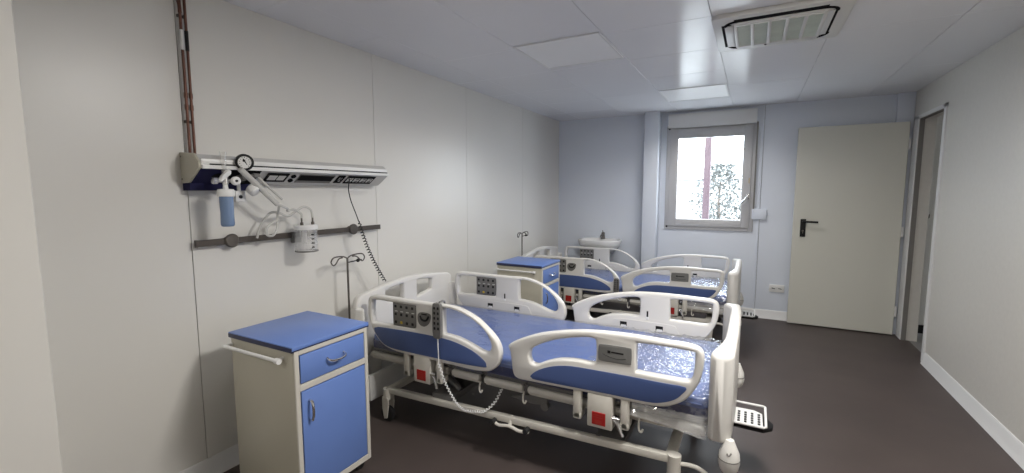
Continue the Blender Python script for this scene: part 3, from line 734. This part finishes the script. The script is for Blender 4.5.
# footboard: arched board with flared ends wrapping the mattress corners
tops = lambda y: .822-.12*abs(y-YM)**1.5
b = B()
def sect(y):
    d = abs(y-YM)/.49
    th = .052+.05*max(0, (d-.55)/.45)**1.5
    return -.028-.010*d**2, th
n = 46; rows = []
for i in range(n+1):
    y = YM-.49+.98*i/n; xo, th = sect(y); zt = tops(y); zb = .392
    e = min(1, (1-abs(2*i/n-1))*n/2/2.0)           # round the two ends
    sh = .35+.65*math.sqrt(max(0, 1-(1-e)**2)); xm = xo-th/2; h = th/2*sh
    zt -= .03*(1-sh); zb += .02*(1-sh)
    rr = min(.02, h*.8)
    sec = []
    for cx_, cz_, a0 in ((xm+h-rr, zt-rr, 0), (xm-h+rr, zt-rr, 90), (xm-h+rr, zb+rr, 180), (xm+h-rr, zb+rr, 270)):
        for k in range(5):
            a = math.radians(a0+22.5*k); sec.append((cx_+rr*math.cos(a), y, cz_+rr*math.sin(a)))
    rows.append([b.verts.new(p) for p in sec])
L = len(rows[0])
for A, Q in zip(rows, rows[1:]):
    for k in range(L): b.faces.new((A[k], A[(k+1) % L], Q[(k+1) % L], Q[k]))
b.faces.new(rows[0]); b.faces.new(rows[-1][::-1])
fb = up(obj('footboard', b, M['abs'], bed, 60))
# corner bumpers
for s in (-1, 1):
    for x in (-.02, -2.20):
        b = B(); y = YM+s*.475
        prof_ = [(0, .272), (.022, .275), (.036, .295), (.042, .325), (.039, .365), (.026, .395), (.016, .42), (0, .42)]
        lathe(b, prof_, (x-.02 if x > -1 else x, y, 0), seg=24)
        g = B(); xx = x-.02 if x > -1 else x
        lathe(g, [(.0405, .337), (.0425, .3375), (.0425, .3405), (.0405, .341)], (xx, y, 0), seg=24)
        tube(g, [(xx-.008, y-.036, .376), (xx+.0, y-.037, .366), (xx+.008, y-.035, .380)], .003, 6)
        up(obj('corner_bumper', [(b, M['abs']), (g, M['panel_grey'])], None, bed))
# mattress platform with its side tubes
b = B(); g = B()
for x0, x1 in ((-2.14, -1.52), (-1.50, -1.30), (-1.28, -1.03), (-1.01, -.13)):
    box(g, x0, x1, 2.05, 2.87, .425, .446, .003, 1)
    for s in (0, 1):
        y = 2.045 if not s else 2*YM-2.045
        tube(b, [(x0+.005, y, .406), (x0+.012, y, .406), (x1-.012, y, .406), (x1-.005, y, .406)], [.012, .020, .020, .012], 14)
        y2 = 2.055 if not s else 2*YM-2.055
        box(b, x0+.01, x1-.01, y2-.010, y2+.010, .376, .400, .003, 1)
for x in (-2.05, -1.4, -.8, -.2): box(g, x-.02, x+.02, 2.06, 2.86, .37, .425, .003, 1)
box(g, -1.95, -.25, 2.20, 2.24, .35, .40, .003, 1); box(g, -1.95, -.25, 2.68, 2.72, .35, .40, .003, 1)
up(obj('mattress_platform', [(b, M['frame']), (g, M['frame_dark'])], None, bed))
for x in (-1.29, -1.02, -.42):
    b = B(); tube(b, catmull([(x, 2.024, .40), (x, 2.012, .375), (x+.004, 2.006, .352), (x+.014, 2.006, .345), (x+.02, 2.008, .36)], 4, False), .005, 6)
    up(obj('bag_hook', b, M['frame'], bed))
# base frame
b = B()
for y in (2.0, 2.89):
    prism(b, [(-1.985, .188), (-.26, .236), (-.26, .272), (-1.985, .222)], 'y', y, y+.035, .004)
for x, z in ((-1.985, .192), (-.30, .236)): box(b, x, x+.045, 2.02, 2.9, z, z+.032, .004)
for x in (-1.98, -.26):
    for y in (2.016, 2.907): cyl(b, (x, y, .15), (x, y, .215 if x < -1 else .275), .030, 20)
obj('base_frame', b, M['frame'], bed)
for y in (2.36, 2.56):
    b = B(); prism(b, [(-1.95, .30), (-1.95, .36), (-1.85, .40), (-.35, .40), (-.25, .36), (-.25, .30)], 'y', y-.008, y+.008, .003, 1)
    cyl(b, (-1.9, y-.03, .315), (-.3, y-.03, .315), .018, 12)
    up(obj('inner_frame', b, M['frame_mid'], bed))
b = B(); box(b, -2.14, -2.115, 2.0, 2.92, .10, .27, .006)
obj('head_end_cover', b, M['white'], bed)
for x in (-.56, -1.56):
    b = B(); box(b, x-.05, x+.05, 2.34, 2.58, .20, .37, .006); box(b, x-.04, x+.04, 2.36, 2.56, .30, .425, .004)
    box(b, x-.07, x+.07, 2.02, 2.9, .225, .262, .004)
    obj('lift_column', b, M['frame_dark'], bed)
for x, sg in ((-.62, 1), (-1.50, -1)):
    for y in (2.13, 2.79):
        b = B(); tube(b, [(x, y, .262), (x+.20*sg, y, .395)], .020, 10); obj('lift_arm', b, M['frame_dark'], bed)
b = B(); tube(b, [(-1.36, 2.46, .30), (-1.02, 2.46, .33)], .03, 14); tube(b, [(-1.02, 2.46, .33), (-.78, 2.46, .35)], .014, 12); box(b, -1.46, -1.34, 2.42, 2.50, .27, .36, .006)
obj('actuator', b, M['black'], bed)
b = B(); box(b, -1.30, -1.12, 2.60, 2.84, .28, .36, .01); obj('control_box', b, M['black'], bed)
b = B(); prism(b, [(-1.12, .335), (-1.0, .375), (-.90, .375), (-.90, .335), (-.98, .325)], 'y', 2.055, 2.075, .003, 1)
cyl(b, (-.915, 2.05, .325), (-.915, 2.08, .325), .022, 14); obj('tilt_bracket', b, M['frame_dark'], bed)
# casters: white fork over a dark twin wheel, red locking pedal at the foot end
for x in (-1.98, -.26):
    for y in (2.016, 2.907):
        s = -1 if y < YM else 1
        b = B(); g = B()
        cyl(b, (x, y, .145), (x, y, .20), .024, 18)
        prism(b, [(x-.026, .165), (x+.026, .165), (x+.026, .12), (x+.014, .03), (x-.012, .022), (x-.022, .09)], 'y', y+s*.020, y+s*.030, .003, 1)
        prism(b, [(x-.026, .165), (x+.026, .165), (x+.026, .12), (x+.014, .03), (x-.012, .022), (x-.022, .09)], 'y', y-s*.030, y-s*.020, .003, 1)
        ca = obj('caster', b, M['frame'], bed)
        lathe(g, [(0, -.016), (.042, -.016), (.050, -.010), (.050, .010), (.042, .016), (0, .016)], (x, y, .050), (0, 1, 0), 26); obj('wheel', g, M['rubber'], ca)
        if x > -1:
            b = B(); tube(b, catmull([(x+.01, y, .235), (x+.08, y-.0, .243), (x+.13, y, .225), (x+.155, y, .195)], 4, False), .010, 8); r = B(); box(r, x+.125, x+.20, y-.025, y+.025, .172, .192, .006)
            obj('brake_pedal', [(b, M['frame']), (r, M['red'])], None, ca)
for s in (-1, 1):
    y = YM+s*.475
    b = B(); g = B()
    tube(b, catmull([(-1.19, y, .212), (-1.15, y-.0, .198), (-1.09, y, .208), (-1.03, y, .196), (-.975, y, .206)], 5, False), .009, 8); cyl(b, (-1.09, y, .20), (-1.09, y-s*.04, .25), .010, 10)
    for x in (-1.185, -.985): cyl(g, (x, y-.022, .212), (x, y+.022, .212), .014, 12)
    obj('center_brake_pedal', [(b, M['frame']), (g, M['rubber'])], None, bed)
# pull-out control tray under the footboard
b = B(); g = B(); k_ = B(); kk = B()
tx0, tx1, ty0, ty1, tz = -.10, .105, 2.40, 2.62, .305
tube(b, [(tx0, ty0, tz), (tx1-.01, ty0, tz), (tx1, ty0+.01, tz), (tx1, ty1-.01, tz+.012), (tx1-.01, ty1, tz+.012), (tx0, ty1, tz+.012)], .0065, 8)
prism(k_, [(tx0, ty0+.005), (tx1-.012, ty0+.005), (tx1-.014, ty1-.07), (tx1-.05, ty1-.045), (tx0, ty1-.045)], 'z', tz-.012, tz+.002, .003, 1)
for i in range(4):
    for j in range(5):
        x = -.015+.03*i; y = ty0+.022+.026*j
        box(kk, x-.006, x+.006, y-.009, y+.008, tz+.001, tz+.0045, .001, 1)
prism(g, [(tx0-.05, ty0+.02), (tx1-.01, ty0+.01), (tx1+.03, ty0+.05), (tx1+.035, ty0+.09), (tx1-.01, ty1-.05), (tx0-.05, ty1-.04)], 'z', tz-.035, tz-.012, .006)
up(obj('control_tray', [(b, M['white']), (k_, M['white']), (kk, M['black']), (g, M['black'])], None, bed))
b = B(); box(b, -.25, -.13, 2.36, 2.66, .27, .335, .004); box(b, -.25, -.21, 2.44, 2.58, .32, .38, .004); up(obj('tray_bracket', b, M['frame_dark'], bed))

bed2 = copy_tree(bed, lift=-.055); bed2.location = (-1.165, YM+2.40, 0)
for o in bed2.children:
    if o.name.startswith(('side_rail', 'rail_mount')):
        cxm = sum(v.co.x for v in o.data.vertices)/len(o.data.vertices)
        o.location.x += .037 if cxm < 0 else 0
bed2['label'] = 'further white electric hospital bed standing by the window wall'

# ------------------------------------------------------------------ mattresses in their clear wrapping
def mattress(label, dx, dy, dz, seed):
    x0, x1, y0, y1, z0, z1 = -2.12, -.128, 2.035, 2.885, .447, .552
    t = thing('mattress', label, 'mattress', (-1.12, YM, z0), 'wrapped blue mattresses')
    b = B(); box(b, x0, x1, y0, y1, z0, z1, .028, 4)
    obj('cushion', b, M['mattress'], t)
    b = B(); box(b, x0-.002, x1+.002, y0-.002, y1+.002, z0-.002, z1-.035, .02, 3); obj('shaded_sides', b, M['band'], t)  # darker navy sides: the shade on them is put into the colour
    for yy in (y0-.002, y1+.002): obj('piping', tube(B(), [(x0+.03, yy, z1-.03), (x1-.03, yy, z1-.03)], .004, 6), M['mattress'], t)
    # wrapping: a wrinkled sheet over top and sides
    b = B(); nx, nv = 400, 150; h = .085; W = (y1-y0)+2*h; rows = []
    for i in range(nx+1):
        x = x0+.01+(x1-x0-.012)*i/nx; row = []
        for j in range(nv+1):
            v = -h+W*j/nv
            rc = .03
            if v < rc: 
                if v < 0: p = V((x, y0-.006, z1-rc+v*.9)); nr = V((0, -1, .1))
                else: a = PI/2*(1-v/rc); p = V((x, y0+rc-(rc+.006)*math.sin(a), z1-rc+(rc+.005)*math.cos(a))); nr = V((0, -math.sin(a), math.cos(a)))
            elif v > W-2*h-rc:
                q = v-(W-2*h-rc)
                if q > rc: p = V((x, y1+.006, z1-rc-(q-rc)*.9)); nr = V((0, 1, .1))
                else: a = PI/2*q/rc; p = V((x, y1-rc+(rc+.006)*math.sin(a), z1-rc+(rc+.005)*math.cos(a))); nr = V((0, math.sin(a), math.cos(a)))
            else: p = V((x, y0+v, z1+.005)); nr = V((0, 0, 1))
            f = max(0, min(1, (x+1.0)/.5))                       # loose and crumpled towards the foot
            q1 = V((x*9, p.y*7, seed+p.z*6)); q2 = V((x*34, p.y*27, seed*2+p.z*15)); q3 = V((x*3.0, p.y*9, seed*3))
            wv = (1-abs(noise.noise(q1)))**4*.009+(1-abs(noise.noise(q2)))**4*.006+(1-abs(noise.noise(q2*2.3)))**4*.0045*f
            wv = wv*(.25+.9*f)+(1-abs(noise.noise(q3)))**4*.005*(1-f)
            row.append(b.verts.new(p+nr*wv))
        rows.append(row)
    for A, Q in zip(rows, rows[1:]):
        for k in range(nv): b.faces.new((A[k], A[k+1], Q[k+1], Q[k]))
    wrap = obj('plastic_wrap', b, M['film'], t, 80)
    wrap.data.materials.append(M['crumple'])                     # doubled, crumpled film at the foot end
    off = wrap.matrix_parent_inverse.translation+V((-1.12, YM, z0))
    for pl in wrap.data.polygons:
        c_ = pl.center+off
        if c_.x > -.62+.16*noise.noise(V((c_.y*6, seed, 0))): pl.material_index = 1
    # crumpled flaps at the foot corners
    for s in (-1, 1):
        b = B(); yy = y0-.012 if s < 0 else y1+.012
        gr = []
        for i in range(19):
            u_ = i/18; r_ = []
            for j in range(13):
                w_ = j/12
                x = x1-.36*(1-u_)-.004; z = z1-.075-w_*(.045+.045*u_)
                f = noise.noise(V((x*14, z*16, seed+s)))*.010+(1-abs(noise.noise(V((x*22, z*9, seed+s*3)))))**3*.014
                r_.append(b.verts.new((x, yy+s*(f+.002+.020*w_), z)))
            gr.append(r_)
        for A, Q in zip(gr, gr[1:]):
            for k in range(12): b.faces.new((A[k], A[k+1], Q[k+1], Q[k]))
        obj('corner_fold', b, M['fold'], wrap, 80)
    t.location += V((dx, dy, dz))
    return t
mattress('blue mattress in crinkled clear plastic on the nearer bed', 0, 0, 0, 1.7)
mattress('blue mattress in crinkled clear plastic on the further bed', -.045, 2.40, -.055, 5.3)

# ------------------------------------------------------------------ drip poles and handsets
pole = thing('drip_pole', 'slim drip pole with looped hooks at the nearer bed, beside the front cabinet', 'drip pole', (-2.245, 1.968, .30), 'drip poles at the bed heads')
b = B(); tube(b, [(-2.245, 1.968, .30), (-2.245, 1.968, 1.035)], .0065, 12); obj('shaft', b, M['steel'], pole)
for s in (-1, 1):
    b = B(); tube(b, catmull([(-2.245, 1.968, 1.030), (-2.245, 1.968+s*.03, 1.045), (-2.24, 1.968+s*1.12*.075, 1.05), (-2.235, 1.968+s*1.12*.105, 1.045), (-2.235, 1.968+s*1.12*.118, 1.022), (-2.235, 1.968+s*1.12*.105, 1.002), (-2.235, 1.968+s*1.12*.088, 1.008), (-2.24, 1.968+s*.07, 1.035), (-2.243, 1.968+s*.04, 1.04)], 5, False), .0042, 8); obj('hook', b, M['rail_metal'], pole)
b = B(); ball(b, (-2.235, 2.045, 1.008), .012, seg=10); tube(b, [(-2.245, 1.97, 1.004), (-2.235, 2.075, 1.01)], .004, 6); obj('locking_clip', b, M['black'], pole)
b = B(); cyl(b, (-2.245, 1.968, .30), (-2.245, 1.968, .40), .012, 14); box(b, -2.25, -2.20, 1.98, 2.03, .31, .36, .003, 1); obj('socket_sleeve', b, M['steel'], pole)
p2 = copy_tree(pole); p2.location = (-2.275, 1.968+2.49, .245); p2['label'] = 'slim drip pole with looped hooks behind the further cabinet'

def handset(label, x, z, dx, dy, dz, cord):
    yo = YN-.0225
    t = thing('handset', label, 'handset', (x, yo, z), 'bed control handsets')
    b = B(); prism(b, catmull([(x-.026, z), (x-.028, z+.09), (x-.026, z+.178), (x-.012, z+.188), (x+.012, z+.188), (x+.026, z+.178), (x+.028, z+.09), (x+.026, z), (x+.012, z-.012), (x-.012, z-.012)], 3), 'y', yo-.030, yo-.008, .004); obj('case', b, M['panel_grey'], t)
    for i in (-1, 1):
        for j in range(5):
            xx = x+i*.0125; zz_ = z+.162-.029*j
            obj('button', box(B(), xx-.0065, xx+.0065, yo-.033, yo-.029, zz_-.008, zz_+.008, .002, 1), M['black'], t)
    b = B(); tube(b, [(x, yo-.01, z+.165), (x, yo+.004, z+.19), (x, yo+.03, z+.192), (x, yo+.048, z+.185), (x, yo+.05, z+.165)], .006, 8); obj('hanging_hook', b, M['panel_grey'], t)
    if cord:
        pts = catmull([(x, yo-.019, z-.01), (x+.004, yo-.022, z-.08), (x+.006, yo-.022, z-.16)], 6, False)
        pts = [V(p) for p in pts]
        path = catmull([(x+.006, yo-.022, z-.16), (x+.035, yo-.02, z-.24), (x+.075, yo-.015, z-.315), (x+.12, yo-.01, z-.375), (x+.17, yo-.008, z-.40), (x+.23, yo+.0, z-.398), (x+.29, yo+.01, z-.385), (x+.34, yo+.04, z-.33), (x+.36, yo+.075, z-.27)], 30, False)
        for i, p in enumerate(path):
            p = V(p); q = V(path[min(i+1, len(path)-1)])-V(path[max(i-1, 0)]); u_, w_ = _frame(q); a = i*.9
            pts.append(p+(u_*math.cos(a)+w_*math.sin(a))*.006)
        b = B(); tube(b, pts, .0032, 6); obj('cord', b, M['white'], t)
    else:
        b = B(); tube(b, catmull([(x, yo-.019, z-.01), (x+.01, yo-.02, z-.08), (x+.04, yo-.01, z-.12), (x+.05, yo+.03, z-.10)], 5, False), .004, 6); obj('cord', b, M['white'], t)
    t.location += V((dx, dy, dz))
    if not cord: t.scale = (.95, 1, .72)
    return t
handset('grey button handset with a white cord on the nearer bed head rail', -1.531, .640, 0, 0, 0, True)
handset('grey button handset hooked on the end of the further bed head rail', -1.165, .505, 0, 2.40, -.055, False)

# ------------------------------------------------------------------ light
def area(name, loc, rot, sx, sy, power, col):
    l = D.lights.new(name, 'AREA'); l.shape = 'RECTANGLE'; l.size = sx; l.size_y = sy; l.energy = power; l.color = col
    o = D.objects.new(name, l); C.objects.link(o); o.location = loc; o.rotation_euler = rot; return o
for lx, ly, pw, sp in ((-1.1545, 2.9925, 8, 142), (-.5535, 4.7925, 12, 142), (.2025, 1.6825, 66, 180)):
    l = area('ceiling_lamp', (lx, ly, ZC-.012), (0, 0, 0), .5, .5, pw, (1, .97, .925)); l.data.spread = math.radians(sp)
area('entrance_lamp', (-1.35, -.9, ZC-.012), (0, 0, 0), .4, .4, 16, (1, .955, .89))
area('hall_lamp', (2.3, 4.0, ZC-.012), (0, 0, 0), .4, .4, 1.8, (1, .97, .93))
t = D.objects['washbasin']; t.location.z -= .02
p = area('window_portal', (-.48, YB+.08, 1.61), (-PI/2, 0, 0), .80, 1.05, 1, (1, 1, 1)); p.data.cycles.is_portal = True
wd = D.worlds.new('World'); bpy.context.scene.world = wd; wd.use_nodes = True
bg = wd.node_tree.nodes['Background']; bg.inputs[0].default_value = (.84, .92, 1, 1); bg.inputs[1].default_value = 11.0

# ------------------------------------------------------------------ camera
cam = D.cameras.new('camera'); co = D.objects.new('camera', cam); C.objects.link(co)
cam.sensor_fit = 'HORIZONTAL'; cam.sensor_width = 36; cam.lens = 446.7/1024*36; cam.clip_start = .02
yaw, pit, roll = .4945, .1004, -.0011
fw = V((-math.sin(yaw)*math.cos(pit), math.cos(yaw)*math.cos(pit), -math.sin(pit)))
r0 = V((math.cos(yaw), math.sin(yaw), 0)); u0 = r0.cross(fw)
c, s = math.cos(roll), math.sin(roll); rt_ = r0*c+u0*s; up_ = u0*c-r0*s
mw = Matrix((rt_, up_, -fw)).transposed().to_4x4(); mw.translation = (0, 0, 1.45)
co.matrix_world = mw
sc = bpy.context.scene; sc.camera = co
vs = sc.view_settings; vs.view_transform = 'Standard'; vs.look = 'None'; vs.gamma = 1; vs.use_curve_mapping = False; vs.exposure = 0
